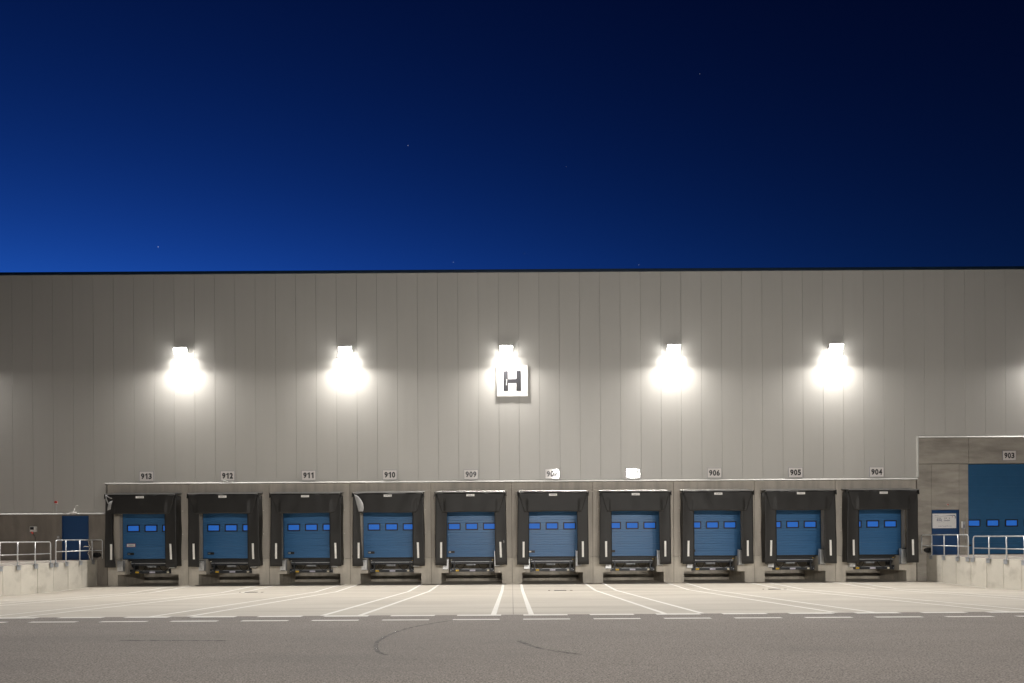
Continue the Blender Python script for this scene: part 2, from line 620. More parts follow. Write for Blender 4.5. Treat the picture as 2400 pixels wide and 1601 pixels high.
pit.box(-1.9, 1.9, 2.602, 2.698, -0.3, 0.16)
me_pit = pit.mesh("loading_pit")
for cx, num in BAYS:
    for nm, me, m in (("concrete_element", me_up, M_CONC), ("concrete_plinth", me_ll, M_CONC_P),
                      ("concrete_plinth", me_lr, M_CONC_P), ("loading_pit", me_pit, M_PIT)):
        obj(nm, me, m, hall, loc=(cx, 0, 0), bevel=0.008 if nm != "loading_pit" else 0)
MB().box(-20.05, 20.05, TH + 0.003, 0.6, 4.40, 5.06).build("lintel_backing", M_PIT, hall)
for x in range(-20, 21, 4):
    MB().box(x - 0.012, x + 0.012, 0.03, 0.2, 0, 5.0).build("joint_filler", M_JOINT, hall)

# left base wall with its flush door
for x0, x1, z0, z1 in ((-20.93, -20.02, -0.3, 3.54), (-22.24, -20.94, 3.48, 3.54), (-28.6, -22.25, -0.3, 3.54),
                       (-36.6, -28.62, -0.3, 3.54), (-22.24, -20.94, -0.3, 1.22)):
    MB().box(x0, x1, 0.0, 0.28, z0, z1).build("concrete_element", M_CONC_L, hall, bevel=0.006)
# right base wall
for x0, x1, z0, z1 in ((20.04, 20.76, -0.3, 5.79), (20.77, 22.12, 3.53, 5.79), (22.13, 22.58, -0.3, 5.79),
                       (20.77, 22.12, -0.3, 1.24), (20.04, 22.60, 5.81, 7.07), (22.62, 30.6, 5.81, 7.07),
                       (27.1, 36.4, -0.3, 5.79), (30.62, 36.4, 5.81, 7.07), (22.59, 27.09, -0.3, 1.28)):
    MB().box(x0, x1, 0.0, 0.28, z0, z1).build("concrete_element", M_CONC_R, hall, bevel=0.006)
MB().box(20.05, 36.4, 0.29, 0.5, 5.6, 7.1).build("lintel_backing", M_PIT, hall)


# ------------------------------------------------------------------ sectional dock doors
def rib_profile(h, n, d=0.012):
    p = []
    st = h / n
    for i in range(n):
        z = i * st
        p += [(d, z + 0.001), (0.0, z + 0.012), (0.0, z + st - 0.012), (d, z + st - 0.001)]
    return p + [(0.05, h - 0.001), (0.05, 0.001)]


SEC_H = 0.61
prof = rib_profile(SEC_H, 5)
me_sec = MB().prism_yz([(y, z) for y, z in reversed(prof)], -1.40, 1.40).mesh("door_section")
fr = MB()
for x0, x1, z0, z1 in ((-0.318, 0.318, 0.127, 0.18), (-0.318, 0.318, -0.18, -0.127), (-0.318, -0.265, -0.127, 0.127), (0.265, 0.318, -0.127, 0.127)):
    fr.box(x0, x1, -0.02, 0.01, z0, z1)
me_fr = fr.mesh("window_frame")
me_pane = MB().box(-0.265, 0.265, -0.006, 0.004, -0.127, 0.127).mesh("window_pane")
DY = 0.30


def dock_door(cx, num):
    t = thing("dock_door", (cx, DY, DOCK + 0.03), "blue ribbed dock door with small windows, %s, under plate %d" % (BAYWORD[num], num),
              "door", "dock doors")
    for k in range(5):
        obj("door_section", me_sec, M_DOOR, t, loc=(0, 0, k * SEC_H))
    for x in (-0.875, 0, 0.875):
        w = obj("window_frame", me_fr, M_FRAMEB, t, loc=(x, -0.002, 2.5 * SEC_H))
        obj("window_pane", me_pane, M_PANE, w)
    MB().box(-1.40, 1.40, -0.015, 0.05, -0.055, -0.002).build("bottom_seal", M_RUB, t)
    for s in (-1, 1):
        MB().box(min(s * 1.40, s * 1.43), max(s * 1.40, s * 1.43), -0.012, 0.06, -0.05, 3.05).build("side_seal", M_RUB, t)
    h = MB().box(-1.18, -0.86, -0.022, 0.0, 0.19, 0.31).build("lock_plate", M_FRAMEB, t)
    MB().box(-1.155, -1.04, -0.028, -0.023, 0.225, 0.245).box(-1.155, -1.04, -0.028, -0.023, 0.26, 0.28).build("latch", M_GALV, h)
    if num == 913:
        s = MB().box(-1.215, -0.785, -0.012, 0.0, 0.60, 0.765).build("warning_sticker", M_RED, t)
        s2 = MB().box(-1.20, -0.80, -0.016, -0.0125, 0.615, 0.75).build("sticker_face", M_WHITE, s)
        for z, w in ((0.71, 0.28), (0.68, 0.24), (0.65, 0.3)):
            MB().box(-1 - w / 2, -1 + w / 2, -0.019, -0.0165, z - 0.007, z + 0.007).build("sticker_print", M_GREYP, s)
    return t


# ------------------------------------------------------------------ dock shelters
SY = -0.67          # front plane


def dock_shelter(cx, num, rg):
    extra = {913: "its left top corner torn open", 910: "its left top corner folded and showing grey lining"}.get(num)
    label = "black striped dock shelter at %s, %d" % (BAYWORD[num], num)
    if extra:
        label = "black dock shelter of bay %d, %s" % (num, extra)
    t = thing("dock_shelter", (cx, 0, 0.94), label, "dock shelter", "dock shelters along the facade")
    H = 3.53
    tilt = rg.uniform(-0.012, 0.012)
    torn = num in (913, 910)
    ph = rg.uniform(0, 6)

    def wob(x, z, amp=0.012):
        return amp * mnoise.noise(Vector((x * 1.7 + ph, z * 1.2, num * 0.37)))
    # side curtains
    for s in (-1, 1):
        spread = rg.uniform(0.0, 0.05) + 0.02
        inner_t = 1.14 + rg.uniform(-0.02, 0.03)
        inner_b = 1.15 + rg.uniform(-0.01, 0.04)
        if torn and s < 0:
            inner_t, inner_b = 1.40, 1.22

        def side(u, v, s=s):
            z = 0.0 + v * (H - 0.04)
            outer = 1.70 + spread * (1 - v)
            inn = inner_b + (inner_t - inner_b) * v
            if torn and s < 0:
                inn += 0.10 * math.sin(math.pi * v) * (1 if num == 913 else 0.3)
            x = outer + (inn - outer) * u
            y = SY + 0.03 + wob(x * s, z, 0.03) + 0.02 * math.sin(u * 3.1)
            if v < 0.001:
                z += 0.012 * math.sin(u * 2.5 + ph)
            return (s * x, y, z)
        MB().grid(8, 18, side).build("side_curtain", M_FABRIC, t, smooth=True, solid=0.008)
        # white guide stripe follows the curtain
        xs = 1.435
        lean = rg.uniform(-0.01, 0.03)

        def stripe(u, v, s=s):
            z = 0.37 + v * 0.76
            x = xs - 0.048 + 0.096 * u + lean * (1 - v)
            return (s * x, SY + 0.03 + wob(x, z, 0.03) - 0.022, z)
        MB().grid(2, 8, stripe).build("guide_stripe", M_STRIPE, t, solid=0.006)
        # side wall back to the facade

        def wall(u, v, s=s):
            z = 0.04 + v * (H - 0.1)
            y = -0.02 + (SY + 0.06 + 0.02) * u
            x = 1.67 + spread * (1 - v) * u + 0.02 * math.sin(u * 6 + v * 9 + ph) * 0.6 + wob(y * 3, z, 0.02)
            return (s * x, y, z)
        MB().grid(6, 14, wall).build("side_wall", M_FABRIC, t, smooth=True, solid=0.006)
        MB().box(min(s * 1.60, s * 1.66), max(s * 1.60, s * 1.66), SY + 0.06, SY + 0.10, 0.1, H - 0.02).build("frame_post", M_ALU, t)
        for z in (0.35, 1.6, 2.75):
            MB().tube([(s * 1.705, -0.02, z), (s * 1.745, -0.02, z)], 0.022, 8).build("fixing_bolt", M_ALU, t)

    # head curtain
    def head(u, v):
        half = 1.37 + 0.30 * v ** 0.8
        x = (u * 2 - 1) * half
        z = 2.575 + v * (H - 2.575 - 0.005)
        y = SY - 0.012 - 0.035 * (1 - v) + wob(x, z, 0.025)
        ax = abs(x)
        if ax > 1.22 and v < 0.75:
            y += 0.05 * min(1, (ax - 1.22) / 0.05) * min(1, (0.75 - v) / 0.25)
        if v < 0.001:
            z += 0.012 * math.sin(x * 2 + ph)
        return (x, y, z)
    MB().grid(56, 12, head).build("head_curtain", M_FABRIC, t, smooth=True, solid=0.008)
    # roof sheet and its aluminium rails
    rt = MB()
    rt.grid(6, 4, lambda u, v: (-1.72 + 3.44 * u, SY - 0.01 + (0.66) * v, H + 0.012 + 0.07 * v + tilt * (u - 0.5) * 2))
    rt.build("roof_sheet", M_FABRIC, t, smooth=True, solid=0.008)
    ra = MB()
    n = 14
    for i in range(n):
        x0, x1 = -1.70 + 3.40 * i / n, -1.70 + 3.40 * (i + 1) / n
        z0 = H + 0.0 + tilt * (i / n - 0.5) * 2
        ra.add([(x0, SY - 0.035, z0), (x1, SY - 0.035, z0 + tilt * 2 / n), (x1, SY - 0.02, z0 + 0.05 + tilt * 2 / n), (x0, SY - 0.02, z0 + 0.05)],
               [(0, 1, 2, 3)])
    ra.build("front_rail", M_ALU, t, solid=0.012)
    MB().box(-1.69, 1.69, -0.06, -0.012, H + 0.095, H + 0.125).build("rear_rail", M_ALU, t)
    for s in (-1, 1):
        c = MB()
        c.prism_xz([(s * 1.70, H + 0.03), (s * 1.74, H + 0.03), (s * 1.755, H - 0.20), (s * 1.72, H - 0.16)][::s], SY - 0.02, SY + 0.08)
        c.build("corner_cap", M_RUB, t)
    lb = MB().box(-0.195, 0.195, SY - 0.062, SY - 0.052, H - 0.185, H - 0.08).build("maker_label", M_STRIPE, t)
    tm = text_mesh_label
    tl = obj("label_print", tm, M_GREYP, lb, loc=(0.02, SY - 0.0635, H - 0.132))
    if torn:
        def flap(u, v):
            if num == 913:
                x = -1.66 + 0.30 * u + 0.12 * v + 0.10 * math.sin(v * 2.5)
                z = H - 0.10 - 0.78 * v + 0.22 * u * (1 - v) - 0.10 * u
                y = SY - 0.06 - 0.16 * math.sin(u * 3.0) * (0.4 + v) - 0.05 * v
            else:
                x = -1.62 + 0.34 * u * (0.25 + 0.75 * math.sin(math.pi * (0.15 + 0.65 * v))) + 0.20 * v
                z = H - 0.06 - 0.84 * v - 0.10 * u * (1 - v)
                y = SY - 0.05 - 0.12 * math.sin(u * 2.6) * (0.3 + v)
            return (x, y, z)
        if num == 910:
            MB().grid(8, 12, flap).build("torn_corner", M_FABRIC_IN, t, smooth=True, solid=0.006)
        else:
            def strap(x0, z0, x1, z1, w, bend):
                def f(u, v):
                    x = x0 + (x1 - x0) * v + (u - 0.5) * w
                    z = z0 + (z1 - z0) * v + (u - 0.5) * w * 0.35
                    return (x, SY - 0.07 - bend * math.sin(math.pi * v) - 0.02 * u, z)
                return f
            MB().grid(3, 8, strap(-1.63, H - 0.02, -1.50, H - 0.45, 0.06, 0.05)).build("torn_corner", M_FABRIC_IN, t, smooth=True, solid=0.006)
            MB().grid(3, 8, strap(-1.60, H - 0.05, -1.34, H - 0.20, 0.07, 0.06)).build("torn_corner", M_FABRIC_IN, t, smooth=True, solid=0.006)
            MB().grid(5, 8, strap(-1.38, H - 0.33, -1.47, H - 0.74, 0.17, 0.04)).build("torn_corner", M_FABRIC_IN, t, smooth=True, solid=0.006)
    return t


text_mesh_label = text_mesh("PROMSTAHL", 0.045, 0.27, 0.01)


# ------------------------------------------------------------------ dock levellers and bumpers
def hose(p0, p1, sag, r=0.013):
    pts = []
    for i in range(13):
        u = i / 12
        p = Vector(p0).lerp(Vector(p1), u)
        p.z -= sag * 4 * u * (1 - u)
        pts.append(p)
    return pts


def leveller_meshes():
    d = {}
    m = MB().box(-1.12, 1.12, 0.0, 2.0, 1.215, 1.27)
    d["deck"] = (m.mesh("deck"), M_STEEL)
    m = MB().prism_yz([(-0.10, 1.20), (-0.10, 1.26), (-0.02, 1.265), (0.05, 1.21), (0.05, 1.12), (-0.03, 1.11), (-0.04, 1.19)][::-1], -1.08, 1.08)
    d["lip"] = (m.mesh("lip"), M_STEEL)
    m = MB().box(-1.05, 1.05, -0.05, -0.01, 1.085, 1.115)
    d["lip_edge"] = (m.mesh("lip_edge"), M_GALV_D)
    m = MB().box(-1.0, 1.0, 0.0, 0.06, 0.98, 1.07)
    d["cross_beam"] = (m.mesh("cross_beam"), M_STEEL)
    m = MB().box(-1.08, 1.08, -0.04, 0.05, 0.595, 0.715)
    m.box(-1.10, -1.02, -0.045, 0.06, 0.58, 0.80)
    m.box(1.02, 1.10, -0.045, 0.06, 0.58, 0.80)
    d["bottom_beam"] = (m.mesh("bottom_beam"), M_STEEL)
    m = MB().box(-1.05, 1.05, 0.05, 0.09, 0.715, 0.74)
    d["beam_ledge"] = (m.mesh("beam_ledge"), M_GALV_D)
    return d


LEV = leveller_meshes()
me_lpost = MB().box(-0.035, 0.035, -0.03, 0.04, 0.70, 1.10).mesh("support_post")
mo = MB()
mo.tube([(-0.28, 0.12, 0.97), (0.02, 0.12, 0.97)], 0.085, 14)
mo.tube([(0.02, 0.12, 0.97), (0.10, 0.12, 0.97)], 0.055, 12)
mo.box(0.10, 0.15, 0.04, 0.2, 0.89, 1.04)
me_motor = mo.mesh("hydraulic_motor")
me_hoses = [MB().tube(hose((-0.82, 0.02, 1.02), (-0.34, 0.06, 1.02), 0.30), 0.014, 6).mesh("hydraulic_hose"),
            MB().tube(hose((0.28, 0.05, 1.02), (0.86, 0.03, 1.02), 0.30), 0.014, 6).mesh("hydraulic_hose")]
br = MB()
br.prism_yz([(-0.02, 1.2), (-0.02, 0.95), (0.3, 0.8), (0.6, 0.8), (0.6, 1.2)], -0.012, 0.012)
br.tube([(0, 0.10, 0.70), (0, 0.5, 1.15)], 0.035, 8)
me_brk = br.mesh("hinge_bracket")


def dock_leveller(cx, num):
    t = thing("dock_leveller", (cx, 0.40, 0.0), "black dock leveller at %s, %d" % (BAYWORD[num], num),
              "dock leveller", "dock levellers under the doors")
    for k, (me, m) in LEV.items():
        obj(k, me, m, t)
    for s in (-0.88, 0.90):
        obj("support_post", me_lpost, M_STEEL, t, loc=(s, -0.045, 0))
    obj("hydraulic_motor", me_motor, M_GALV_D, t)
    for me in me_hoses:
        obj("hydraulic_hose", me, M_RUB, t)
    for s in (-1.02, 1.02):
        obj("hinge_bracket", me_brk, M_STEEL, t, loc=(s, 0, 0))
    for x, w, m in ((-0.74, 0.17, M_YELLOW), (0.02, 0.28, M_LILAC), (0.80, 0.11, M_CREAM)):
        MB().box(x - w / 2, x + w / 2, -0.052, -0.041, 0.617, 0.70).build("warning_label", m, t)
    for s in (-1.06, 1.06):
        MB().tube([(s, -0.06, 0.66), (s, -0.04, 0.66)], 0.018, 8).build("pivot_bolt", M_GALV, t)
        MB().box(s * 0.97 - 0.03, s * 0.97 + 0.03, -0.075, -0.05, 1.17, 1.20).build("lip_marker", M_YELLOW if s > 0 else M_CREAM, t)
    return t


def dock_bumper(cx, num, s):
    side = "left" if s < 0 else "right"
    z0, z1 = (0.72, 1.26) if s < 0 else (0.86, 1.64)
    t = thing("dock_bumper", (cx + s * 1.27, 0, z0), "galvanised %s dock bumper of %s, number %d" % (side, BAYWORD[num], num),
              "dock bumper", "dock bumpers beside the levellers")
    h = z1 - z0
    b = MB().prism_yz([(-0.004, 0), (-0.14, 0.0), (-0.20, 0.04), (-0.20, h - 0.05), (-0.16, h), (-0.004, h)][::-1], -0.125, 0.125)
    b.build("rubber_block", M_RUB, t)
    MB().box(-0.13, 0.13, -0.215, -0.203, 0.015, h - 0.03).build("face_plate", M_GALV, t, bevel=0.004)
    for q in (-1, 1):
        MB().box(min(q * 0.127, q * 0.137), max(q * 0.127, q * 0.137), -0.21, -0.004, 0.0, h).build("side_plate", M_GALV, t)
    for z in (0.12, h - 0.12):
        MB().tube([(0, -0.225, z), (0, -0.21, z)], 0.02, 8).build("fixing_bolt", M_GALV_D, t)
    return t


# ------------------------------------------------------------------ number plates
def number_plate(x, z, num, w=0.676, h=0.46, y=P_FRONT, note="", tilt=(0, 0)):
    t = thing("number_plate", (x, y - 0.02, z), "white number plate reading %d%s" % (num, note), "sign",
              "bay number plates", rot=(tilt[0], 0, tilt[1]))
    MB().box(-w / 2, w / 2, -0.012, 0.008, -h / 2, h / 2).build("plate", M_PLATE, t, bevel=0.003)
    rim = MB()
    e = 0.014
    for x0, x1, z0, z1 in ((-w / 2, w / 2, h / 2, h / 2 + e), (-w / 2, w / 2, -h / 2 - e, -h / 2),
                           (-w / 2 - e, -w / 2, -h / 2 - e, h / 2 + e), (w / 2, w / 2 + e, -h / 2 - e, h / 2 + e)):
        rim.box(x0, x1, -0.014, 0.01, z0, z1)
    rim.build("rim", M_GREYP, t)
    s = str(num)
    dw = w * 0.245
    for i, c in enumerate(s):
        if c == "1":
            k = h * 0.62
            me = MB().prism_xz([((px - 0.26) * k * 1.05, (pz - 0.5) * k) for px, pz in
                                ((0.24, 0), (0.45, 0), (0.45, 1), (0.29, 1), (0.18, 0.87), (0.02, 0.78), (0.02, 0.61), (0.24, 0.72))],
                               -0.001, 0.001).mesh("digit")
        else:
            me = text_mesh(c, h * 0.62, dw, 0.04)
        obj("digit", me, M_BLACK, t, loc=((i - 1) * w * 0.272, -0.0145, 0))
    return t


rg = random.Random(11)
for cx, num in BAYS:
    dock_door(cx, num)
    dock_shelter(cx, num, rg)
    dock_leveller(cx, num)
    for s in (-1, 1):
        dock_bumper(cx, num, s)
    note = {908: ", its right half washed out by glare", 907: ", almost blanked out by glare"}.get(num, " above " + BAYWORD[num])
    number_plate(cx, 5.41, num, note=note)
number_plate(24.6, 6.19, 903, 0.635, 0.45, 0.0, " above the tall blue gate")

# hall letter sign
t = thing("letter_sign", (0.06, P_FRONT - 0.03, 10.0), "large square white sign with a bold letter H below the middle lamp", "sign")
MB().box(-0.76, 0.76, -0.03, 0.025, -0.76, 0.76).build("sign_board", M_WHITE, t, bevel=0.004)
hm = MB().prism_xz([(-0.43, -0.5), (-0.20, -0.5), (-0.20, -0.11), (0.20, -0.11), (0.20, -0.5), (0.43, -0.5), (0.43, 0.5),
                    (0.20, 0.5), (0.20, 0.09), (-0.20, 0.09), (-0.20, 0.5), (-0.43, 0.5)], -0.036, -0.031)
hm.build("letter", M_HPRINT, t, loc=(0.0, 0, 0))
MB().prism_xz([(-0.30, -0.22), (-0.28, -0.22), (-0.255, 0.08), (-0.27, 0.09)], -0.039, -0.037).build("scratch", M_WHITE, t)

# ------------------------------------------------------------------ flush doors, tall gate and their fittings
t = thing("flush_door", (-21.59, 0.06, 1.24), "plain dark blue flush door in the concrete left of bay 913", "door")
MB().box(-0.64, 0.64, 0.0, 0.06, 0.0, 2.22).build("door_leaf", M_DOOR2, t, bevel=0.006)
fm = MB()
for x0, x1, z0, z1 in ((-0.655, -0.642, 0, 2.25), (0.642, 0.655, 0, 2.25), (-0.655, 0.655, 2.222, 2.25)):
    fm.box(x0, x1, -0.07, 0.1, z0, z1)
fm.build("door_frame", M_DOOR2, t)
MB().tube([(0.54, -0.05, 1.02), (0.54, -0.002, 1.02)], 0.012, 8).tube([(0.54, -0.05, 1.02), (0.42, -0.05, 1.02)], 0.011, 8).build("door_handle", M_GALV, t)

t = thing("flush_door", (21.445, 0.06, 1.26), "blue flush door with a company sign beside the tall gate", "door")
MB().box(-0.655, 0.655, 0.0, 0.06, 0.0, 2.24).build("door_leaf", M_DOOR2, t, bevel=0.006)
fm = MB()
for x0, x1, z0, z1 in ((-0.672, -0.657, 0, 2.26), (0.657, 0.672, 0, 2.26), (-0.672, 0.672, 2.242, 2.26)):
    fm.box(x0, x1, -0.07, 0.1, z0, z1)
fm.build("door_frame", M_DOOR2, t)
MB().tube([(0.55, -0.05, 1.02), (0.55, -0.002, 1.02)], 0.012, 8).tube([(0.55, -0.05, 1.02), (0.43, -0.05, 1.02)], 0.011, 8).build("door_handle", M_GALV, t)

t = thing("company_sign", (21.41, 0.045, 2.98), "white company sign with blue swoosh on the right-hand blue door", "sign")
MB().box(-0.585, 0.585, -0.012, 0.008, -0.36, 0.36).build("sign_board", M_WHITE, t)
yy = -0.014
obj("lettering", text_mesh("RWL", 0.105, 0.27, 0.012), M_NAVY, t, loc=(-0.235, yy, 0.035))
obj("lettering", text_mesh("GmbH", 0.075, 0.29, 0.012), M_NAVY, t, loc=(0.12, yy, 0.025))
obj("lettering", text_mesh("LOGISTICS", 0.028, 0.36, 0.0, spacing=1.6), M_GREYP, t, loc=(-0.18, yy, -0.06))
obj("lettering", text_mesh("www.rwl-gmbh.com", 0.055, 0.66, 0.006), M_NAVY, t, loc=(0.02, yy, -0.262))
obj("lettering", text_mesh("UNIT 4", 0.035, 0.19, 0.004), M_NAVY, t, loc=(-0.385, yy, 0.262))
for x in (-0.325, -0.255, -0.185, 0.025, 0.10, 0.245):
    MB().tube([(x, yy, 0.135), (x, yy + 0.003, 0.135)], 0.021, 12).build("print_dot", M_BLACK, t)
MB().prism_xz([(0.375, 0.185), (0.435, 0.175), (0.42, 0.225)], yy, yy + 0.003).build("print_mark", M_RED, t)
arc = []
for i in range(33):
    u = i / 32
    if u < 0.72:
        w = u / 0.72
        p = (-0.46 + 0.93 * w, 0.175 + 0.10 * math.sin(w * 1.45))
    else:
        an = math.pi / 2 - (u - 0.72) / 0.28 * 2.3
        p = (0.465 + 0.075 * math.cos(an), 0.20 + 0.075 * math.sin(an) - max(0, (u - 0.85)) * 0.5)
    arc.append((p, 0.004 + 0.032 * math.sin(math.pi * min(1, u ** 3.2)) ** 1.0))
vs, fs = [], []
for i, ((x, z), w) in enumerate(arc):
    (ax, az), _ = arc[max(0, i - 1)]
    (bx, bz), _ = arc[min(32, i + 1)]
    l = math.hypot(bx - ax, bz - az) or 1
    nx_, nz_ = -(bz - az) / l * w / 2, (bx - ax) / l * w / 2
    vs += [(x - nx_, yy, z - nz_), (x + nx_, yy, z + nz_)]
    if i:
        fs.append((2 * i - 2, 2 * i, 2 * i + 1, 2 * i - 1))
MB().add(vs, fs).build("print_swoosh", M_NAVY, t)

gate = thing("sectional_gate", (24.845, 0.1, 1.30), "tall wide blue sectional gate with a row of small windows under plate 903", "door")
GW = 2.24
gprof = [(y, z) for y, z in reversed(rib_profile(0.555, 8, 0.006))]
me_gs = MB().prism_yz(gprof, -GW, GW).mesh("door_section")
for k in range(8):
    obj("door_section", me_gs, M_DOOR3, gate, loc=(0, 0, 0.04 + k * 0.555))
for x in (-1.93, -1.00, -0.07, 0.86, 1.79):
    w = obj("window_frame", me_fr, M_FRAMEB, gate, loc=(x, -0.002, 1.56))
    obj("window_pane", me_pane, M_PANE, w)
MB().box(-GW, GW, -0.02, 0.04, -0.015, 0.038).build("bottom_seal", M_RUB, gate)
MB().box(-2.2, -2.08, -0.03, -0.001, 0.42, 0.50).build("lock_plate", M_FRAMEB, gate)


def wall_item(name, loc, label, cat, parts):
    t = thing(name, loc, label, cat)
    for nm, mb, m in parts:
        mb.build(nm, m, t)
    return t


wall_item("control_box", (-23.62, 0, 2.83), "small white box with dark screen on the left concrete wall", "control box",
          [("housing", MB().box(-0.14, 0.14, -0.12, 0, -0.12, 0.14), M_PLASTIC),
           ("screen", MB().box(-0.12, 0.06, -0.128, -0.121, -0.02, 0.11), M_BLACK),
           ("plug", MB().tube([(-0.07, -0.10, -0.13), (0.04, -0.14, -0.22)], 0.035, 10), M_RED),
           ("cable", MB().tube([(0.04, -0.14, -0.20), (0.06, -0.08, -0.30), (0.06, -0.02, -0.40), (0.05, -0.01, -0.7)], 0.012, 8), M_BLACK)])
wall_item("door_switch", (-22.42, 0, 2.43), "tiny grey switch box beside the left flush door", "switch",
          [("housing", MB().box(-0.045, 0.045, -0.05, 0, -0.06, 0.06), M_GALV_D), ("button", MB().box(-0.02, 0.02, -0.056, -0.051, -0.02, 0.03), M_PLASTIC)])
ov = MB()
ov.grid(12, 6, lambda u, v: (0.18 * math.cos(2 * math.pi * u) * math.cos(v * 1.57), -0.17 - 0.13 * math.sin(2 * math.pi * u) * math.cos(v * 1.57), -0.05 * math.sin(v * 1.57)))
wall_item("door_lamp", (-21.55, 0, 3.60), "small unlit white lamp on a bent bracket above the left flush door", "lamp",
          [("shade", MB().tube([(0, -0.22, 0.0), (0, -0.22, 0.06)], 0.16, 18), M_PLASTIC), ("diffuser", ov, M_PLASTIC),
           ("bracket", MB().tube([(0.0, -0.2, 0.05), (0.02, -0.16, 0.22), (0.08, -0.12, 0.38), (0.16, -0.09, 0.40)], 0.014, 8), M_PLASTIC)])
wall_item("alarm_beacon", (-22.46, P_FRONT, 4.16), "small red alarm beacon on the cladding left of bay 913", "beacon",
          [("dome", MB().tube([(0, -0.002, 0), (0, -0.05, 0), (0, -0.09, 0)], 0.055, 14), M_RED),
           ("base", MB().box(-0.06, 0.06, -0.012, -0.001, -0.07, 0.06), M_PLASTIC),
           ("conduit", MB().tube([(0, -0.012, -0.06), (0, -0.012, -0.48)], 0.008, 6), M_GALV_D)])
wall_item("alarm_beacon", (21.55, 0, 3.78), "tiny red beacon on the concrete above the right-hand door", "beacon",
          [("dome", MB().tube([(0, -0.002, 0), (0, -0.04, 0)], 0.03, 10), M_RED), ("base", MB().box(-0.03, 0.03, -0.008, -0.001, -0.04, 0.035), M_PLASTIC)])
wall_item("intercom_box", (22.30, 0, 2.68), "slim grey intercom box between the right-hand door and the gate", "intercom",
          [("housing", MB().box(-0.06, 0.09, -0.07, 0, -0.10, 0.26), M_GALV_D), ("cover", MB().box(-0.075, -0.062, -0.09, 0, -0.05, 0.27), M_PLASTIC),
           ("keypad", MB().box(-0.03, 0.06, -0.078, -0.071, -0.05, 0.12), M_GREYP), ("cable", MB().tube([(0.0, -0.02, -0.1), (0.02, -0.02, -0.4), (0.05, -0.02, -0.6)], 0.012, 6), M_GREYP)])
MB().box(22.42, 22.52, -0.06, -0.002, 1.32, 3.3).build("cable_duct", M_CONC_R, hall, bevel=0.004)
for s in (-1, 1):
    x = 20.47 * s if s < 0 else 20.52
    tt = thing("wall_duct", (x, -0.004, 1.54), "black oval duct opening beside the %s ramp railing" % ("left" if s < 0 else "right"), "duct", "oval ducts at the ramp ends")
    pl = MB().box(-0.22, 0.22, -0.02, 0.002, -0.24, 0.2)
    pl.build("back_plate", M_CONC_L if s < 0 else M_CONC_R, tt)
    ring = MB()
    n = 24
    vs, fs = [], []
    for y, k in ((-0.16, 1.0), (-0.16, 0.86), (-0.03, 0.86), (-0.021, 1.0)):
        for i in range(n):
            an = 2 * math.pi * i / n
            vs.append((0.175 * k * math.cos(an), y, 0.125 * k * math.sin(an)))
    for q in ((0, 1), (1, 2), (3, 0)):
        for i in range(n):
            j = (i + 1) % n
            fs.append((q[0] * n + i, q[0] * n + j, q[1] * n + j, q[1] * n + i))
    fs.append(tuple(2 * n + i for i in range(n)))
    ring.add(vs, fs)
    ring.build("duct_collar", M_RUB, tt, smooth=False)
# loose strip of flashing above bay 912
t = thing("loose_flashing", (-13.9, -0.16, 5.06), "bent loose strip of bright flashing hanging above bay 912", "flashing")
MB().grid(10, 2, lambda u, v: (-0.3 + 0.55 * u, -0.02 - 0.10 * u * u, 0.05 - 0.10 * u * u + 0.04 * v + 0.03 * math.sin(9 * u))).build("strip", M_ALU, t, smooth=True, solid=0.006)

# ------------------------------------------------------------------ retaining walls and railings
for s in (-1, 1):
    side = "left" if s < 0 else "right"
    t = thing("retaining_wall", (s * 20.52, 0, 0), "pale concrete panel retaining wall along the %s ramp" % side, "wall", "retaining walls of the ramps")
    ed = [-0.02] + [-0.22 - 1.012 * k for k in range(0, 18)]
    for k in range(len(ed) - 1):
        y1, y0 = ed[k] - 0.008, ed[k + 1] + 0.008
        z0, z1 = apron_z((y0 + y1) / 2) - 0.3, ramp_z(y1) + 0.0
        z2 = ramp_z(y0)
        zz = (z1 + z2) / 2 + rg.uniform(-0.006, 0.01)
        xa, xb = (-0.12, 0.02) if s < 0 else (-0.02, 0.12)
        off = rg.uniform(-0.006, 0.006)
        m = MB()
        if k < 7:
            za, zb = zz, zz
        else:
            za, zb = z2, z1
        m.prism_yz([(y0, z0), (y1, z0), (y1, zb), (y0, za)], xa + off, xb + off)
        m.build("wall_element", M_RET, t, bevel=0.008)
    jm = MB().prism_yz([(-18, -0.3), (0, -0.3), (0, 1.2), (-7, 1.05), (-18, 0.2)], -0.10 if s < 0 else 0.03, -0.03 if s < 0 else 0.10)
    jm.build("joint_filler", M_JOINT, t)


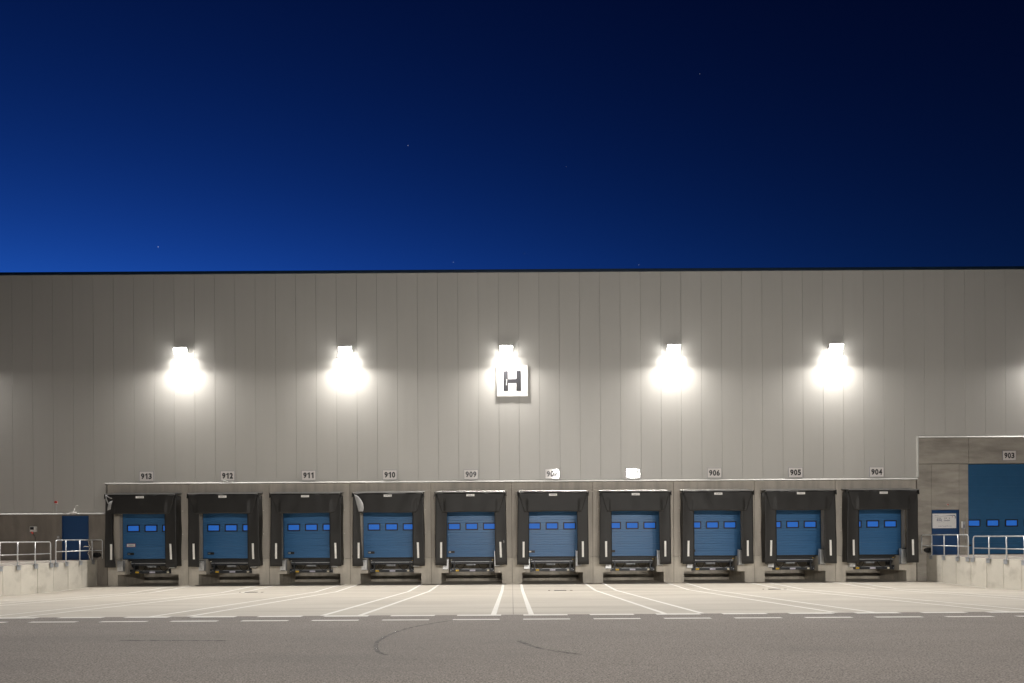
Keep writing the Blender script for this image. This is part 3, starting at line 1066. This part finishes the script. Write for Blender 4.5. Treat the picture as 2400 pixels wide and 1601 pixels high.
def railing(s, posts, y_top, label, end_turn):
    """posts: list of Y; y_top: (z at first, z at last)"""
    x = s * 20.50
    t = thing("railing", (x, posts[0], ramp_z(posts[0])), label, "railing", "galvanised ramp railings")
    ox, oy, oz = x, posts[0], ramp_z(posts[0])
    r = 0.026

    def L(p):
        return (p[0] - ox, p[1] - oy, p[2] - oz)

    def zt(y):
        u = (y - posts[0]) / (posts[-1] - posts[0])
        return y_top[0] + (y_top[1] - y_top[0]) * u
    c = 0.09
    far, near = posts[0], posts[-1]
    # top rail with bent corners running down into the end posts
    top = []
    if end_turn:
        xe = x - s * 0.38
        for an in range(0, 4):
            pass
        top += [(xe, far + 0.20, zt(far) - 0.92), (xe, far + 0.20, zt(far) - 0.06), (xe + s * 0.06, far + 0.20, zt(far)),
                (x - s * 0.12, far + 0.16, zt(far)), (x, far - 0.02, zt(far))]
    else:
        top += [(x, far, ramp_z(far) - 0.02), (x, far, zt(far) - c), (x, far - c * 0.3, zt(far) - c * 0.3), (x, far - c, zt(far))]
    top += [(x, near + c, zt(near)), (x, near + c * 0.3, zt(near) - c * 0.3), (x, near, zt(near) - c), (x, near, ramp_z(near) - 0.02)]
    MB().tube([L(p) for p in top], r, 12).build("top_rail", M_GALV, t, smooth=True)
    zm = -0.52
    mid = [(x, far, zt(far) + zm), (x, near, zt(near) + zm)]
    if end_turn:
        mid = [(x - s * 0.38, far + 0.2, zt(far) + zm), (x - s * 0.12, far + 0.16, zt(far) + zm), (x, far - 0.02, zt(far) + zm), (x, near, zt(near) + zm)]
    MB().tube([L(p) for p in mid], r * 0.85, 10).build("middle_rail", M_GALV, t, smooth=True)
    for i, y in enumerate(posts):
        if 0 < i < len(posts) - 1 or (end_turn and i == 0):
            MB().tube([L((x, y, ramp_z(y) - 0.02)), L((x, y, zt(y)))], r, 12).build("post", M_GALV, t, smooth=True)
        bp = MB()
        z = ramp_z(y) - 0.02
        bp.box(x - ox - 0.09 * 1, x - ox + 0.09, y - oy - 0.11, y - oy + 0.11, z - oz + 0.012, z - oz + 0.028)
        xf = x - s * 0.055
        bp.box(min(xf, xf + s * 0.014) - ox, max(xf, xf + s * 0.014) - ox, y - oy - 0.11, y - oy + 0.11, z - oz - 0.17, z - oz + 0.011)
        bp.build("base_plate", M_GALV_D, t, bevel=0.004)
    return t


for s, side, other in ((-1, "left", "flush door"), (1, "right", "door with the company sign")):
    railing(s, [-0.42, -1.38, -2.39, -3.09], (2.285, 2.245), "galvanised tube railing in front of the %s, ending at the dock" % ("plain blue flush door" if s < 0 else "door with the company sign"), True)
    railing(s, [-3.43, -4.42, -5.46, -6.45, -7.45, -8.45], (2.165, 2.10), "galvanised tube railing on the outer %s" % ("left ramp, nearer the picture edge" if s < 0 else "right ramp, in front of the tall gate"), False)
t = thing("rope", (-20.5, -0.62, 1.3), "pale rope wound around the left railing post", "rope")
pts = []
for i in range(60):
    u = i / 59
    pts.append((0.035 * math.cos(u * 11) + 0.015 * math.sin(u * 31), -0.03 + 0.045 * math.sin(u * 11) - 0.05 * u * (1 - u), -0.02 + 1.0 * u))
MB().tube(pts, 0.013, 6).build("winding", M_ROPE, t, smooth=True)
MB().tube([(0.02, -0.1, 0.65), (-0.08, -0.25, 0.68), (-0.1, -0.3, 0.64)], 0.014, 6).build("loose_end", M_ROPE, t)


# ------------------------------------------------------------------ floodlights
def floodlight(x, y, z, facing, watts, label, tilt, cat="floodlight", group="floodlights on the hall", size=(0.62, 0.40), spread=math.pi, added_spill=0):
    """facing -1: shines towards -Y, +1: towards +Y; tilt is the lens normal's angle off straight down"""
    t = thing("floodlight", (x, y, z), label, cat, group)
    rot = (tilt if facing > 0 else -tilt, 0, 0)
    sx, sy = size
    off = 0.33
    c = (0, facing * off, 0)
    b = MB()
    b.box(-sx / 2, sx / 2, -sy / 2, sy / 2, 0.01, 0.09)
    for i in range(7):
        xx = -sx / 2 + 0.05 + i * (sx - 0.1) / 6
        b.box(xx - 0.008, xx + 0.008, -sy / 2 + 0.04, sy / 2 - 0.04, 0.09, 0.15)
    o = b.build("housing", M_LAMPBODY, t, bevel=0.008, loc=c)
    o.rotation_euler = rot
    bowl = MB().prism_yz([(-sy / 2 + 0.01, 0.008), (-sy / 2 + 0.03, -0.05), (-sy / 4, -0.085), (sy / 4, -0.085), (sy / 2 - 0.03, -0.05), (sy / 2 - 0.01, 0.008)],
                         -sx / 2 + 0.012, sx / 2 - 0.012)
    l = bowl.build("lens", M_LENS, t, loc=c)
    l.rotation_euler = rot
    br = MB()
    br.box(-0.09, 0.09, min(0, facing * 0.015), max(0, facing * 0.015), -0.09, 0.15)
    br.tube([(0, 0, 0.10), (0, facing * 0.3, 0.16), (0, facing * off, 0.12)], 0.025, 8)
    br.build("bracket", M_GALV, t)
    ld = bpy.data.lights.new("lamp_light", 'AREA')
    ld.shape = 'RECTANGLE'
    ld.size, ld.size_y = sx - 0.08, sy - 0.08
    ld.energy = watts
    ld.spread = spread
    ld.color = (1.0, 0.952, 0.893)
    lo = bpy.data.objects.new("lamp_light", ld)
    col.objects.link(lo)
    lo.parent = t
    n = Vector((0, facing * math.sin(tilt), -math.cos(tilt)))
    lo.location = Vector(c) + n * 0.095
    lo.rotation_euler = rot
    if added_spill:  # added glowing bar and area light that brighten the wall under the lamp
        ya, yb = sorted((-facing * 0.07, -facing * 0.17))
        MB().box(-sx / 2 + 0.02, sx / 2 - 0.02, ya, yb, -0.225, -0.195).build("added_glow_bar", M_LENS, t, loc=c)
        dd = bpy.data.lights.new("added_spill_light", 'AREA')
        dd.shape = 'RECTANGLE'
        dd.size, dd.size_y = sx - 0.06, 0.09
        dd.energy = added_spill
        dd.color = ld.color
        do = bpy.data.objects.new("added_spill_light", dd)
        col.objects.link(do)
        do.parent = t
        do.location = Vector(c) + Vector((0, -facing * 0.12, -0.235))
        do.rotation_euler = (0, 0, 0)
    return t


where = ["leftmost lit floodlight, between plates 913 and 912", "second lit floodlight from the left, above plates 911 and 910",
         "middle lit floodlight directly above the H sign", "fourth lit floodlight from the left, above plates 907 and 906",
         "rightmost lit floodlight, above plates 905 and 904"]
for x, lab in zip((-16.12, -8.08, -0.22, 7.95, 15.88), where):
    floodlight(x, P_FRONT, 11.45, -1, OWN_LAMP_W, lab, R(60), added_spill=OWN_LAMP_W * 0.07)
for x, lab in ((-28.0, "lit floodlight beyond the left picture edge"), (26.9, "lit floodlight beyond the right picture edge")):
    floodlight(x, P_FRONT, 11.45, -1, OWN_LAMP_W, lab, R(60), added_spill=OWN_LAMP_W * 0.07)

# hall across the yard, behind the camera, whose lamps light this facade
opp = thing("opposite_warehouse", (0, -48.6, 0), "pale warehouse hall across the yard, behind the viewer", "building")
o_ = MB()
for n in range(-50, 50):
    o_.box(n + 0.01, n + 0.99, -0.08, 0.0, 1.3, 12.9)
o_.build("wall_cladding", M_PANEL, opp)
MB().box(-50, 50, -25, -0.09, -0.3, 12.9).build("hall_body", M_CONC, opp)
MB().box(-50.1, 50.1, -25, 0.06, 12.91, 13.05).build("roof_fascia", M_FASCIA, opp)
for i, x in enumerate((-2, 6.05, 14.4)):
    floodlight(x, -48.6, 10.60, 1, YARD_LAMP_W, "%s floodlight on the opposite hall behind the viewer" % ("first", "second", "third", "fourth", "fifth", "sixth")[i], R(72),
               group="floodlights on the opposite hall", size=(0.9, 0.6), spread=R(95))
